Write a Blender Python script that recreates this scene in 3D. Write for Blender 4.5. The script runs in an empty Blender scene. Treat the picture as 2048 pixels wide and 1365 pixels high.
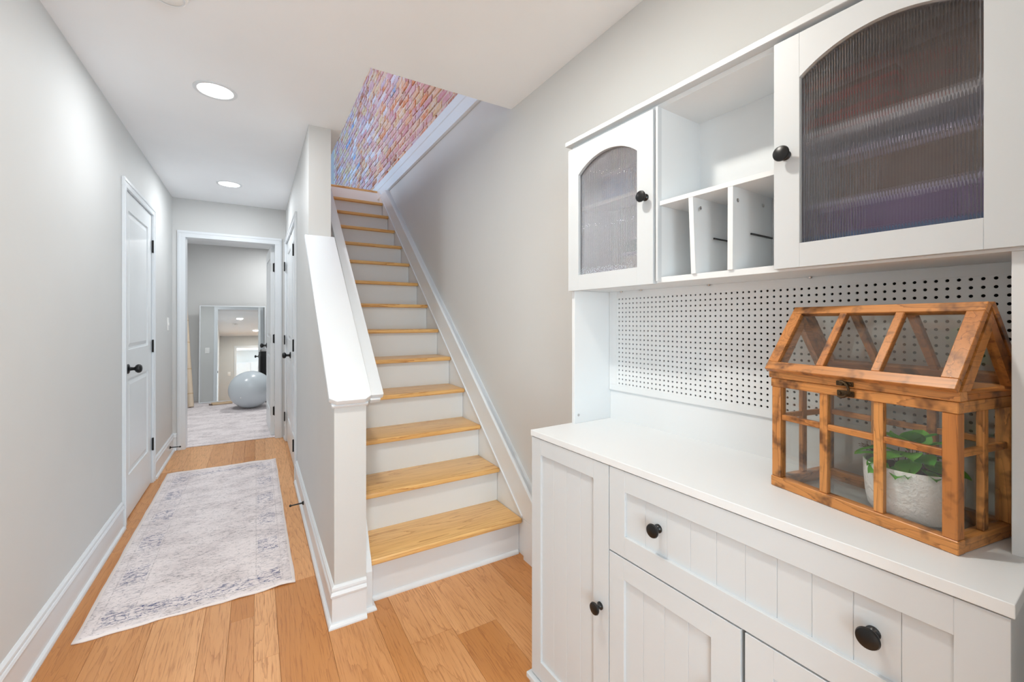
import bpy, bmesh, math, random
from mathutils import Matrix, Vector, noise
random.seed(7)
S = bpy.context.scene
COL = S.collection
PI = math.pi
R = math.radians

# ------------------------------------------------------------------ camera
YAW = math.atan(512/855.0)
cd = bpy.data.cameras.new('camera'); cam = bpy.data.objects.new('camera', cd); COL.objects.link(cam)
cam.location = (0, 0, 1.245); cam.rotation_euler = (R(90), 0, -YAW)
cd.sensor_width = 36; cd.sensor_fit = 'HORIZONTAL'; cd.lens = 855/2048*36; cd.shift_y = -39.5/2048
cd.clip_start = .01; cd.clip_end = 100
S.camera = cam

# ------------------------------------------------------------------ world, exposure
W = bpy.data.worlds.new('world'); S.world = W; W.use_nodes = True
W.node_tree.nodes['Background'].inputs[0].default_value = (.62, .74, 1, 1)
W.node_tree.nodes['Background'].inputs[1].default_value = 1.0
S.view_settings.view_transform = 'Standard'; S.view_settings.look = 'None'
S.view_settings.exposure = 0.06; S.view_settings.gamma = 1.0; S.view_settings.use_curve_mapping = False
S.cycles.use_denoising = True
S.cycles.max_bounces = 16; S.cycles.diffuse_bounces = 8; S.cycles.glossy_bounces = 6
S.cycles.transmission_bounces = 12; S.cycles.transparent_max_bounces = 24
S.cycles.sample_clamp_indirect = 6
S.cycles.caustics_refractive = True; S.cycles.caustics_reflective = False

CEIL = 2.44
def disk_light(name, loc, power, size=.13, col=(1, .965, .93), rot=(0, 0, 0), spread=180, shape='DISK', size_y=None):
    l = bpy.data.lights.new(name, 'AREA'); l.shape = shape; l.size = size; l.energy = power; l.color = col
    if size_y: l.size_y = size_y
    l.spread = R(spread)
    o = bpy.data.objects.new(name, l); o.location = loc; o.rotation_euler = rot; COL.objects.link(o); return o
def point_light(name, loc, power, r=.06, col=(.95, .975, 1)):
    l = bpy.data.lights.new(name, 'POINT'); l.shadow_soft_size = r; l.energy = power; l.color = col
    o = bpy.data.objects.new(name, l); o.location = loc; COL.objects.link(o); return o
COOL = (.94, .97, 1)
HALL_LIGHTS = [(-.18, 2.69), (-.20, 4.46), (.24, .98)]
LP = [6.8, 8, 17.5]
for (x, y), p in zip(HALL_LIGHTS, LP):
    disk_light('ceiling_lamp_light', (x, y, 2.428), p, col=(1, .955, .87) if y < 1 else COOL)
for x, y in ((.30, 7.45), (-.75, 6.4)):
    disk_light('gym_lamp_light', (x, y, 2.428), 14, col=(.97, .99, 1))
for x, y in ((-.9, -.9), (.6, -.9), (-.9, -2.3), (.6, -2.3)):
    disk_light('back_room_ceiling_fill', (x, y, 2.428), 3, size=.16, col=COOL)  # unseen lamps added in the back room as soft fill
# unseen area lights added behind the camera to fill the hall
disk_light('back_room_fill_light', (1.0, -3.05, 1.0), 195, size=2.0, size_y=1.8, shape='RECTANGLE', rot=(R(90), 0, 0), col=(.68, .86, 1))
disk_light('back_room_fill_light', (-1.15, -3.05, 1.1), 120, size=1.7, size_y=1.8, shape='RECTANGLE', rot=(R(90), 0, 0), col=(.74, .91, 1))
# upstairs: area lights added along the left side, placed to light the brick
disk_light('upstairs_area_light', (-2.45, 7.2, 3.55), 75, size=1.3, size_y=1.2, shape='RECTANGLE', rot=(R(90), 0, R(-90)), col=(.30, .70, 1))
disk_light('upstairs_area_light', (-2.45, 4.2, 3.55), 46, size=1.3, size_y=1.2, shape='RECTANGLE', rot=(R(90), 0, R(-90)), col=(1, .82, .80))

# ------------------------------------------------------------------ materials
MATS = {}
def lin(c):
    return tuple(((v/255)/12.92 if v/255 <= .04045 else ((v/255+.055)/1.055)**2.4) for v in c) + (1,)
def new_mat(name):
    m = bpy.data.materials.new(name); m.use_nodes = True; MATS[name] = m
    nt = m.node_tree; return m, nt, nt.nodes['Principled BSDF']
def N(nt, t, **kw):
    n = nt.nodes.new(t)
    for k, v in kw.items():
        if k in n.inputs.keys(): n.inputs[k].default_value = v
        else: setattr(n, k, v)
    return n
def paint(name, rgb, rough=.5, bump=.0, bscale=300, spec=.5, var=.015, coat=0, metal=0):
    m, nt, b = new_mat(name)
    c = lin(rgb)
    tc = N(nt, 'ShaderNodeTexCoord')
    nz = N(nt, 'ShaderNodeTexNoise', Scale=2.3, Detail=3.0)
    nt.links.new(tc.outputs['Object'], nz.inputs['Vector'])
    rp = N(nt, 'ShaderNodeValToRGB'); e = rp.color_ramp.elements
    e[0].position = .3; e[1].position = .7
    e[0].color = tuple(v*(1-var) for v in c[:3])+(1,); e[1].color = tuple(min(1, v*(1+var)) for v in c[:3])+(1,)
    nt.links.new(nz.outputs['Fac'], rp.inputs[0]); nt.links.new(rp.outputs[0], b.inputs['Base Color'])
    b.inputs['Roughness'].default_value = rough; b.inputs['Specular IOR Level'].default_value = spec
    b.inputs['Metallic'].default_value = metal; b.inputs['Coat Weight'].default_value = coat
    if bump:
        n2 = N(nt, 'ShaderNodeTexNoise', Scale=bscale, Detail=2.0); nt.links.new(tc.outputs['Object'], n2.inputs['Vector'])
        bp = N(nt, 'ShaderNodeBump', Strength=bump, Distance=.001)
        nt.links.new(n2.outputs['Fac'], bp.inputs['Height']); nt.links.new(bp.outputs[0], b.inputs['Normal'])
    return m
WALL = paint('wall_paint', (210, 211, 210), .62, .12, 240, .3)
CEILM = paint('ceiling_paint', (244, 247, 250), .8, .08, 240, .2)
TRIM = paint('trim_white', (225, 230, 234), .32, 0, spec=.5)
DOORM = paint('door_white', (226, 230, 232), .36, .05, 500)
CAB = paint('cabinet_white', (201, 205, 208), .42, .03, 400, .4)
CAB_LIT = paint('cabinet_white_lit', (220, 223, 225), .42, .03, 400, .4)  # cabinet white lightened to stand in for light on countertop and hutch insides
CABIN = paint('cabinet_interior', (214, 218, 220), .5)
BLACK = paint('black_metal', (22, 22, 23), .32, spec=.5, metal=.2)
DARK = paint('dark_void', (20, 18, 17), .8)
CHROME = paint('bright_steel', (200, 200, 200), .22, metal=1)
PLASTIC = paint('switch_plastic', (240, 240, 238), .35)
BRONZE = paint('aged_brass', (78, 62, 44), .38, .3, 700, metal=.85, var=.2)
BALLM = paint('ball_vinyl', (200, 209, 215), .26, 0, spec=.5, var=.02)
ROLL1 = paint('rolled_rug_backing', (222, 203, 180), .8, .5, 120, var=.06)
ROLL2 = paint('rolled_mat_sage', (196, 198, 180), .8, .4, 120, var=.05)
BLACKP = paint('black_plastic', (20, 20, 22), .28)
SOIL = paint('soil', (62, 45, 36), .9, 1.0, 300, var=.4)
STEMM = paint('dry_stem', (104, 82, 58), .7, var=.25)
MORTAR = paint('mortar', (222, 206, 192), .9, .8, 60, var=.12)
UPWALL = paint('upstairs_wall_paint', (196, 204, 216), .7)
RUBBER = paint('black_rubber', (28, 27, 26), .6)
BROWNB = paint('brown_board', (118, 100, 90), .6, var=.1)
REDB = paint('red_band', (190, 60, 50), .5)
PURPLE = paint('purple_card', (112, 88, 134), .5, var=.15)
BLUEB = paint('blue_card', (70, 110, 165), .5, var=.1)
TEAL = paint('teal_card', (60, 130, 120), .5)
LILAC = paint('pale_lilac_card', (200, 196, 222), .5)
CREAM = paint('cream_card', (225, 218, 205), .5)
TAN = paint('tan_cloth', (206, 180, 148), .85, .5, 200)

def wood(name, c0, c1, cdark, axis='Y', rough=.4, ringscale=16, stretch=9, stain=0, streak=.45, coat=.1, var=.5, rings=9.0, pore=.35):
    """plain sawn timber: growth rings stretched along one axis, fine pores, tone varying from piece to piece"""
    m, nt, b = new_mat(name)
    L = nt.links
    tc = N(nt, 'ShaderNodeTexCoord'); oi = N(nt, 'ShaderNodeObjectInfo')
    off = N(nt, 'ShaderNodeVectorMath', operation='SCALE'); off.inputs[0].default_value = (17.3, 11.1, 23.7)
    L.new(oi.outputs['Random'], off.inputs['Scale'])
    add = N(nt, 'ShaderNodeVectorMath', operation='ADD'); L.new(tc.outputs['Object'], add.inputs[0]); L.new(off.outputs[0], add.inputs[1])
    mp = N(nt, 'ShaderNodeMapping'); sc = [1, 1, 1]; sc['XYZ'.index(axis)] = 1.0/stretch; mp.inputs['Scale'].default_value = sc
    L.new(add.outputs[0], mp.inputs['Vector'])
    n1 = N(nt, 'ShaderNodeTexNoise', Scale=ringscale*.42, Detail=1.5, Roughness=.4); L.new(mp.outputs[0], n1.inputs['Vector'])
    mul = N(nt, 'ShaderNodeMath', operation='MULTIPLY'); mul.inputs[1].default_value = rings
    nw = N(nt, 'ShaderNodeTexNoise', Scale=ringscale*6.0, Detail=2.0); L.new(mp.outputs[0], nw.inputs['Vector'])
    jit = N(nt, 'ShaderNodeMath', operation='MULTIPLY_ADD'); jit.inputs[1].default_value = .035; L.new(nw.outputs['Fac'], jit.inputs[0]); L.new(n1.outputs['Fac'], jit.inputs[2])
    L.new(jit.outputs[0], mul.inputs[0])
    fr = N(nt, 'ShaderNodeMath', operation='FRACT'); L.new(mul.outputs[0], fr.inputs[0])
    rr = N(nt, 'ShaderNodeValToRGB'); e = rr.color_ramp.elements
    e[0].position = 0; e[0].color = (1, 1, 1, 1); e[1].position = 1; e[1].color = (.15, .15, .15, 1)
    x = e.new(.62); x.color = (.2, .2, .2, 1); x = e.new(.12); x.color = (.35, .35, .35, 1)
    L.new(fr.outputs[0], rr.inputs[0])
    mp2 = N(nt, 'ShaderNodeMapping'); sc2 = [1, 1, 1]; sc2['XYZ'.index(axis)] = 1.0/30; mp2.inputs['Scale'].default_value = sc2
    L.new(add.outputs[0], mp2.inputs['Vector'])
    n2 = N(nt, 'ShaderNodeTexNoise', Scale=260.0, Detail=3.0, Roughness=.6); L.new(mp2.outputs[0], n2.inputs['Vector'])
    n3 = N(nt, 'ShaderNodeTexNoise', Scale=5.0, Detail=2.0); L.new(mp.outputs[0], n3.inputs['Vector'])
    base = N(nt, 'ShaderNodeMixRGB'); base.inputs[1].default_value = lin(c0); base.inputs[2].default_value = lin(c1)
    tone = N(nt, 'ShaderNodeMath', operation='MULTIPLY_ADD'); L.new(oi.outputs['Random'], tone.inputs[0]); tone.inputs[1].default_value = var
    sub = N(nt, 'ShaderNodeMath', operation='MULTIPLY_ADD'); sub.inputs[1].default_value = 1.0; sub.inputs[2].default_value = -var*.5
    L.new(n3.outputs['Fac'], sub.inputs[0]); L.new(sub.outputs[0], tone.inputs[2]); tone.use_clamp = True
    L.new(tone.outputs[0], base.inputs[0])
    g = N(nt, 'ShaderNodeMixRGB'); g.inputs[2].default_value = lin(cdark); L.new(base.outputs[0], g.inputs[1])
    gf = N(nt, 'ShaderNodeMath', operation='MULTIPLY'); gf.inputs[1].default_value = streak; L.new(rr.outputs[0], gf.inputs[0]); L.new(gf.outputs[0], g.inputs[0])
    p = N(nt, 'ShaderNodeMixRGB'); p.inputs[2].default_value = lin(cdark); L.new(g.outputs[0], p.inputs[1])
    pr = N(nt, 'ShaderNodeValToRGB'); pr.color_ramp.elements[0].position = .52; pr.color_ramp.elements[1].position = .72
    pr.color_ramp.elements[1].color = (pore, pore, pore, 1)
    L.new(n2.outputs['Fac'], pr.inputs[0]); L.new(pr.outputs[0], p.inputs[0])
    out = p.outputs[0]
    if stain:
        n4 = N(nt, 'ShaderNodeTexNoise', Scale=20.0, Detail=3.0, Roughness=.6); L.new(add.outputs[0], n4.inputs['Vector'])
        sr = N(nt, 'ShaderNodeValToRGB'); sr.color_ramp.elements[0].position = .52; sr.color_ramp.elements[1].position = .68
        sr.color_ramp.elements[1].color = (stain, stain, stain, 1); L.new(n4.outputs['Fac'], sr.inputs[0])
        q = N(nt, 'ShaderNodeMixRGB'); q.inputs[2].default_value = lin((72, 42, 26)); L.new(out, q.inputs[1]); L.new(sr.outputs[0], q.inputs[0])
        out = q.outputs[0]
    L.new(out, b.inputs['Base Color'])
    b.inputs['Roughness'].default_value = rough; b.inputs['Coat Weight'].default_value = coat; b.inputs['Coat Roughness'].default_value = .3
    b.inputs['Specular IOR Level'].default_value = .35
    bp = N(nt, 'ShaderNodeBump', Strength=.12, Distance=.0006); L.new(p.outputs[0], bp.inputs['Height']); L.new(bp.outputs[0], b.inputs['Normal'])
    return m
OAK = wood('oak_floor', (232, 177, 124), (197, 134, 74), (152, 93, 48), 'Y', .42, 15, 9, streak=.5, var=.9, rings=18.0, pore=.75)
PINE = wood('pine_tread', (250, 212, 146), (242, 194, 122), (172, 100, 38), 'X', .33, 24, 14, streak=.8, coat=.25, var=.4, rings=12.0, pore=.45)
TW = {a: wood('stained_fir_'+a.lower(), (224, 158, 90), (186, 116, 56), (96, 50, 20), a, .38, 60, 8, stain=.85, streak=.7, coat=.2, var=.7) for a in 'XYZ'}

def glass_flat(name, tint=(.93, .935, .925), refl=.12):
    m, nt, b = new_mat(name); nt.nodes.remove(b)
    out = [n for n in nt.nodes if n.type == 'OUTPUT_MATERIAL'][0]
    t = N(nt, 'ShaderNodeBsdfTransparent'); t.inputs[0].default_value = tint+(1,)
    g = N(nt, 'ShaderNodeBsdfGlossy'); g.inputs['Roughness'].default_value = .02
    f = N(nt, 'ShaderNodeLayerWeight'); f.inputs['Blend'].default_value = .12
    fm = N(nt, 'ShaderNodeMath', operation='MULTIPLY_ADD'); nt.links.new(f.outputs['Facing'], fm.inputs[0]); fm.inputs[1].default_value = .5; fm.inputs[2].default_value = .045
    mx = N(nt, 'ShaderNodeMixShader'); nt.links.new(fm.outputs[0], mx.inputs[0]); nt.links.new(t.outputs[0], mx.inputs[1]); nt.links.new(g.outputs[0], mx.inputs[2])
    nt.links.new(mx.outputs[0], out.inputs[0]); return m
PANE = glass_flat('window_pane_glass')
def fluted():
    m, nt, b = new_mat('fluted_glass'); nt.nodes.remove(b)
    out = [n for n in nt.nodes if n.type == 'OUTPUT_MATERIAL'][0]
    t = N(nt, 'ShaderNodeBsdfTransparent'); t.inputs[0].default_value = (.86, .85, .86, 1)
    g = N(nt, 'ShaderNodeBsdfGlass'); g.inputs['Roughness'].default_value = .03; g.inputs['IOR'].default_value = 1.6
    g.inputs[0].default_value = (.95, .94, .95, 1)
    mx = N(nt, 'ShaderNodeMixShader'); mx.inputs[0].default_value = .8
    nt.links.new(t.outputs[0], mx.inputs[1]); nt.links.new(g.outputs[0], mx.inputs[2])
    nt.links.new(mx.outputs[0], out.inputs[0]); return m
FLUTE = fluted()
def mirror_mat():
    m, nt, b = new_mat('mirror_silver'); b.inputs['Base Color'].default_value = (.78, .80, .80, 1)
    b.inputs['Metallic'].default_value = 1; b.inputs['Roughness'].default_value = .01; return m
MIRROR = mirror_mat()
def emit(name, col, s):
    m, nt, b = new_mat(name); b.inputs['Base Color'].default_value = (1, 1, 1, 1)
    b.inputs['Emission Color'].default_value = col+(1,); b.inputs['Emission Strength'].default_value = s; return m
LAMP = emit('lamp_lens', (1, .98, .95), 6)
def leafmat():
    m, nt, b = new_mat('leaf_green'); L = nt.links
    oi = N(nt, 'ShaderNodeObjectInfo'); rp = N(nt, 'ShaderNodeValToRGB'); e = rp.color_ramp.elements
    e[0].color = lin((104, 204, 70)); e[1].color = lin((170, 250, 112)); L.new(oi.outputs['Random'], rp.inputs[0])
    tc = N(nt, 'ShaderNodeTexCoord'); nz = N(nt, 'ShaderNodeTexNoise', Scale=90.0); L.new(tc.outputs['Object'], nz.inputs['Vector'])
    mx = N(nt, 'ShaderNodeMixRGB', blend_type='MULTIPLY'); mx.inputs[0].default_value = .25; L.new(rp.outputs[0], mx.inputs[1]); L.new(nz.outputs['Color'], mx.inputs[2])
    L.new(mx.outputs[0], b.inputs['Base Color']); b.inputs['Roughness'].default_value = .5; b.inputs['Specular IOR Level'].default_value = .25
    b.inputs['Subsurface Weight'].default_value = .1; return m
LEAF = leafmat()
def potmat():
    m, nt, b = new_mat('white_ceramic'); L = nt.links
    b.inputs['Base Color'].default_value = lin((248, 248, 249)); b.inputs['Roughness'].default_value = .35
    tc = N(nt, 'ShaderNodeTexCoord'); v = N(nt, 'ShaderNodeTexVoronoi', Scale=70.0); v.feature = 'DISTANCE_TO_EDGE'
    L.new(tc.outputs['Object'], v.inputs['Vector']); n2 = N(nt, 'ShaderNodeTexNoise', Scale=200.0); L.new(tc.outputs['Object'], n2.inputs['Vector'])
    a = N(nt, 'ShaderNodeMath', operation='ADD'); L.new(v.outputs['Distance'], a.inputs[0]); L.new(n2.outputs['Fac'], a.inputs[1])
    bp = N(nt, 'ShaderNodeBump', Strength=.6, Distance=.004); L.new(a.outputs[0], bp.inputs['Height']); L.new(bp.outputs[0], b.inputs['Normal'])
    return m
POT = potmat()
def brickmat(name, perisland=False):
    m, nt, b = new_mat(name); L = nt.links
    if perisland:
        g = N(nt, 'ShaderNodeNewGeometry'); rnd = g.outputs['Random Per Island']
    else:
        oi = N(nt, 'ShaderNodeObjectInfo'); rnd = oi.outputs['Random']
    rp = N(nt, 'ShaderNodeValToRGB'); rp.color_ramp.interpolation = 'CONSTANT'; e = rp.color_ramp.elements
    pal = [(0, (208, 152, 150)), (.16, (218, 172, 138)), (.3, (192, 166, 188)), (.42, (214, 138, 92)), (.5, (202, 146, 156)), (.62, (212, 206, 220)), (.74, (214, 180, 138)), (.84, (176, 108, 78)), (.9, (206, 156, 166)), (.985, (110, 144, 200))]
    e[0].position = 0; e[0].color = lin(pal[0][1]); e[1].position = pal[1][0]; e[1].color = lin(pal[1][1])
    for p, c in pal[2:]:
        x = e.new(p); x.color = lin(c)
    L.new(rnd, rp.inputs[0])
    geo = N(nt, 'ShaderNodeNewGeometry')
    n1 = N(nt, 'ShaderNodeTexNoise', Scale=14.0, Detail=5.0, Roughness=.7); L.new(geo.outputs['Position'], n1.inputs['Vector'])
    r1 = N(nt, 'ShaderNodeValToRGB'); r1.color_ramp.elements[0].position = .45; r1.color_ramp.elements[1].position = .62; r1.color_ramp.elements[1].color = (.75, .75, .75, 1)
    L.new(n1.outputs['Fac'], r1.inputs[0])
    mx = N(nt, 'ShaderNodeMixRGB'); mx.inputs[2].default_value = lin((216, 204, 200)); L.new(r1.outputs[0], mx.inputs[0]); L.new(rp.outputs[0], mx.inputs[1])
    n2 = N(nt, 'ShaderNodeTexNoise', Scale=22.0, Detail=4.0); L.new(geo.outputs['Position'], n2.inputs['Vector'])
    r2 = N(nt, 'ShaderNodeValToRGB'); r2.color_ramp.elements[0].position = .6; r2.color_ramp.elements[1].position = .7; L.new(n2.outputs['Fac'], r2.inputs[0])
    m2 = N(nt, 'ShaderNodeMixRGB'); m2.inputs[2].default_value = lin((176, 104, 62)); L.new(r2.outputs[0], m2.inputs[0]); L.new(mx.outputs[0], m2.inputs[1])
    L.new(m2.outputs[0], b.inputs['Base Color']); b.inputs['Roughness'].default_value = .75
    bp = N(nt, 'ShaderNodeBump', Strength=.6, Distance=.006); L.new(n1.outputs['Fac'], bp.inputs['Height']); L.new(bp.outputs[0], b.inputs['Normal'])
    return m
BRICK = brickmat('painted_brick'); BRICKI = brickmat('painted_brick_far', True)

def rugmat(name, w, l, border=True):
    """faded print on a thin woven rug; object coords run 0..w, 0..l"""
    m, nt, b = new_mat(name); L = nt.links
    tc = N(nt, 'ShaderNodeTexCoord'); sp = N(nt, 'ShaderNodeSeparateXYZ'); L.new(tc.outputs['Object'], sp.inputs[0])
    def M(op, a, b_=None, c=None, clamp=False):
        n = N(nt, 'ShaderNodeMath', operation=op); n.use_clamp = clamp
        for i, v in enumerate((a, b_, c)):
            if v is None: continue
            if isinstance(v, (int, float)): n.inputs[i].default_value = v
            else: L.new(v, n.inputs[i])
        return n.outputs[0]
    X, Y = sp.outputs[0], sp.outputs[1]
    def noise_(sx, sy, scale, detail=4, rough=.6):
        mp = N(nt, 'ShaderNodeMapping'); mp.inputs['Scale'].default_value = (sx, sy, 1); L.new(tc.outputs['Object'], mp.inputs['Vector'])
        n = N(nt, 'ShaderNodeTexNoise', Scale=scale, Detail=float(detail), Roughness=rough); L.new(mp.outputs[0], n.inputs['Vector']); return n.outputs['Fac']
    def step(v, lo, hi):
        n = N(nt, 'ShaderNodeMapRange'); n.interpolation_type = 'SMOOTHSTEP'; L.new(v, n.inputs[0]); n.inputs[1].default_value = lo; n.inputs[2].default_value = hi; return n.outputs[0]
    streak = step(noise_(1, 3.2, 30, 5, .65), .48, .60)
    fine = step(noise_(1, 2.5, 110, 3), .46, .58)
    big = step(noise_(1, 1.6, 4.5, 2), .38, .66)
    # voronoi florets
    v = N(nt, 'ShaderNodeTexVoronoi', Scale=17.0); v.feature = 'DISTANCE_TO_EDGE'
    wn = N(nt, 'ShaderNodeTexNoise', Scale=30.0, Detail=2.0); L.new(tc.outputs['Object'], wn.inputs['Vector'])
    wa = N(nt, 'ShaderNodeVectorMath', operation='MULTIPLY_ADD'); wa.inputs[1].default_value = (.05, .05, 0); L.new(wn.outputs['Color'], wa.inputs[0]); L.new(tc.outputs['Object'], wa.inputs[2]); L.new(wa.outputs[0], v.inputs['Vector'])
    ring = M('MULTIPLY', M('LESS_THAN', M('ABSOLUTE', M('SUBTRACT', v.outputs['Distance'], .12)), .03), 1.0)
    dx = M('MINIMUM', X, M('SUBTRACT', w, X)); dy = M('MINIMUM', Y, M('SUBTRACT', l, Y)); d = M('MINIMUM', dx, dy)
    if border:
        band = M('MULTIPLY', step(d, .055, .06), M('SUBTRACT', 1.0, step(d, .15, .155)))
        lines = M('LESS_THAN', M('ABSOLUTE', M('SUBTRACT', d, .16)), .003)
        lines = M('MAXIMUM', lines, M('LESS_THAN', M('ABSOLUTE', M('SUBTRACT', d, .05)), .003))
        blocks = M('MULTIPLY_ADD', step(M('SINE', M('MULTIPLY', Y, 17.0)), -.1, .4), .8, .2)
        bandm = M('MULTIPLY', M('MULTIPLY', band, blocks), M('ADD', M('MULTIPLY', M('MULTIPLY', ring, fine), .45), M('MULTIPLY', M('MULTIPLY', streak, M('MAXIMUM', fine, .4)), .75)))
        # centre medallions
        cx = M('DIVIDE', M('SUBTRACT', X, w/2), .13); cy = M('DIVIDE', M('SUBTRACT', M('PINGPONG', M('ADD', Y, .18), .36), .18), .09)
        rad = M('ADD', M('ABSOLUTE', cx), M('ABSOLUTE', cy))
        med = M('LESS_THAN', M('ABSOLUTE', M('SUBTRACT', rad, 1.0)), .05)
        med = M('MULTIPLY', med, fine)
    base = N(nt, 'ShaderNodeMixRGB'); base.inputs[1].default_value = lin((238, 230, 230)); base.inputs[2].default_value = lin((224, 215, 215)); L.new(big, base.inputs[0])
    g = N(nt, 'ShaderNodeMixRGB'); g.inputs[2].default_value = lin((104, 100, 110))
    k = M('ADD', M('MULTIPLY', M('MULTIPLY', streak, M('MAXIMUM', fine, .3)), M('MULTIPLY_ADD', big, .45, .25)), M('MULTIPLY', M('MULTIPLY', ring, fine), .3))
    if border:
        k = M('MAXIMUM', k, M('MULTIPLY', lines, M('MULTIPLY', fine, .5))); k = M('MAXIMUM', k, M('MULTIPLY', med, .5))
    L.new(k, g.inputs[0]); L.new(base.outputs[0], g.inputs[1]); out = g.outputs[0]
    if border:
        q = N(nt, 'ShaderNodeMixRGB'); q.inputs[2].default_value = lin((84, 92, 130)); L.new(M('MULTIPLY', bandm, 1.35, clamp=True), q.inputs[0]); L.new(out, q.inputs[1]); out = q.outputs[0]
        edge = N(nt, 'ShaderNodeMixRGB'); edge.inputs[2].default_value = lin((242, 234, 230)); L.new(M('LESS_THAN', d, .013), edge.inputs[0]); L.new(out, edge.inputs[1]); out = edge.outputs[0]
    L.new(out, b.inputs['Base Color']); b.inputs['Roughness'].default_value = .95; b.inputs['Specular IOR Level'].default_value = .1
    bp = N(nt, 'ShaderNodeBump', Strength=.3, Distance=.001); L.new(noise_(1, 1, 500, 2), bp.inputs['Height']); L.new(bp.outputs[0], b.inputs['Normal'])
    return m

# ------------------------------------------------------------------ object helpers
ROOTM = {}
def set_props(o, label=None, cat=None, group=None, kind=None):
    if label: o['label'] = label
    if cat: o['category'] = cat
    if group: o['group'] = group
    if kind: o['kind'] = kind
    return o
def root(name, loc, rz=0, label=None, cat=None, group=None, kind=None, rx=0, ry=0):
    o = bpy.data.objects.new(name, None); o.empty_display_size = .05; COL.objects.link(o)
    o.location = loc; o.rotation_euler = (rx, ry, rz)
    ROOTM[o.name] = Matrix.Translation(loc) @ Matrix.Rotation(rz, 4, 'Z') @ Matrix.Rotation(ry, 4, 'Y') @ Matrix.Rotation(rx, 4, 'X')
    return set_props(o, label, cat, group, kind)
class MB:
    def __init__(s): s.bm = bmesh.new()
    def _add(s, vs, fs, M=None):
        v = [s.bm.verts.new(M @ Vector(p) if M else p) for p in vs]
        out = []
        for f in fs:
            try: out.append(s.bm.faces.new([v[i] for i in f]))
            except ValueError: pass
        return v, out
    def box(s, x0, x1, y0, y1, z0, z1, bev=0, seg=2, M=None):
        vs = [(x, y, z) for x in (x0, x1) for y in (y0, y1) for z in (z0, z1)]
        v, f = s._add(vs, [(0, 1, 3, 2), (4, 6, 7, 5), (0, 4, 5, 1), (2, 3, 7, 6), (0, 2, 6, 4), (1, 5, 7, 3)], M)
        if bev:
            es = list({e for ff in f for e in ff.edges})
            bmesh.ops.bevel(s.bm, geom=es, offset=bev, segments=seg, affect='EDGES', profile=.5)
        return s
    def prism(s, pts, a0, a1, axis='Y', bev=0, M=None, seg=2):
        """polygon pts extruded along an axis. axis X: pts=(y,z); Y: pts=(x,z); Z: pts=(x,y)"""
        def P(p, a):
            return {'X': (a, p[0], p[1]), 'Y': (p[0], a, p[1]), 'Z': (p[0], p[1], a)}[axis]
        n = len(pts)
        vs = [P(p, a0) for p in pts]+[P(p, a1) for p in pts]
        fs = [tuple(range(n)), tuple(range(2*n-1, n-1, -1))]+[(i, (i+1) % n, n+(i+1) % n, n+i) for i in range(n)]
        v, f = s._add(vs, fs, M)
        if bev:
            es = list({e for ff in f for e in ff.edges})
            bmesh.ops.bevel(s.bm, geom=es, offset=bev, segments=seg, affect='EDGES', profile=.5)
        return s
    def lathe(s, prof, M=None, n=24, closed=True):
        """prof = [(r, z)]; around Z"""
        vs = []; fs = []; k = len(prof)
        for i in range(n):
            a = 2*PI*i/n
            for r, z in prof: vs.append((r*math.cos(a), r*math.sin(a), z))
        for i in range(n):
            j = (i+1) % n
            for q in range(k-1): fs.append((i*k+q, j*k+q, j*k+q+1, i*k+q+1))
        v, f = s._add(vs, fs, M)
        if closed:
            for q, rev in ((0, True), (k-1, False)):
                if prof[q][0] > 1e-5:
                    ring = [v[i*k+q] for i in range(n)]
                    try: s.bm.faces.new(ring[::-1] if rev else ring)
                    except ValueError: pass
        return s
    def tube(s, pts, r, n=8, M=None, r1=None):
        pts = [Vector(p) for p in pts]; rings = []
        for i, p in enumerate(pts):
            d = (pts[min(i+1, len(pts)-1)]-pts[max(i-1, 0)]).normalized()
            up = Vector((0, 0, 1)) if abs(d.z) < .9 else Vector((1, 0, 0))
            a = d.cross(up).normalized(); b = d.cross(a).normalized()
            rr = r if r1 is None else r+(r1-r)*i/(len(pts)-1)
            rings.append([s.bm.verts.new((M @ (p+(a*math.cos(2*PI*j/n)+b*math.sin(2*PI*j/n))*rr)) if M else (p+(a*math.cos(2*PI*j/n)+b*math.sin(2*PI*j/n))*rr)) for j in range(n)])
        for i in range(len(rings)-1):
            for j in range(n):
                s.bm.faces.new((rings[i][j], rings[i][(j+1) % n], rings[i+1][(j+1) % n], rings[i+1][j]))
        s.bm.faces.new(rings[0]); s.bm.faces.new(rings[-1][::-1])
        return s
    def build(s, name, mat, parent=None, world=False, smooth=False, **props):
        """world=True: vertices are in world coordinates and the parent root has its own matrix"""
        bmesh.ops.remove_doubles(s.bm, verts=s.bm.verts, dist=1e-6)
        if world and parent is not None:
            p = parent
            while p.parent: p = p.parent
            if p.name in ROOTM: s.bm.transform(ROOTM[p.name].inverted())
        bmesh.ops.recalc_face_normals(s.bm, faces=s.bm.faces)
        me = bpy.data.meshes.new(name); s.bm.to_mesh(me); s.bm.free()
        me.materials.append(mat)
        if smooth:
            me.polygons.foreach_set('use_smooth', [True]*len(me.polygons)); 
            me.set_sharp_from_angle(angle=R(38))
        o = bpy.data.objects.new(name, me); COL.objects.link(o)
        if parent is not None: o.parent = parent
        return set_props(o, **props)
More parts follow.
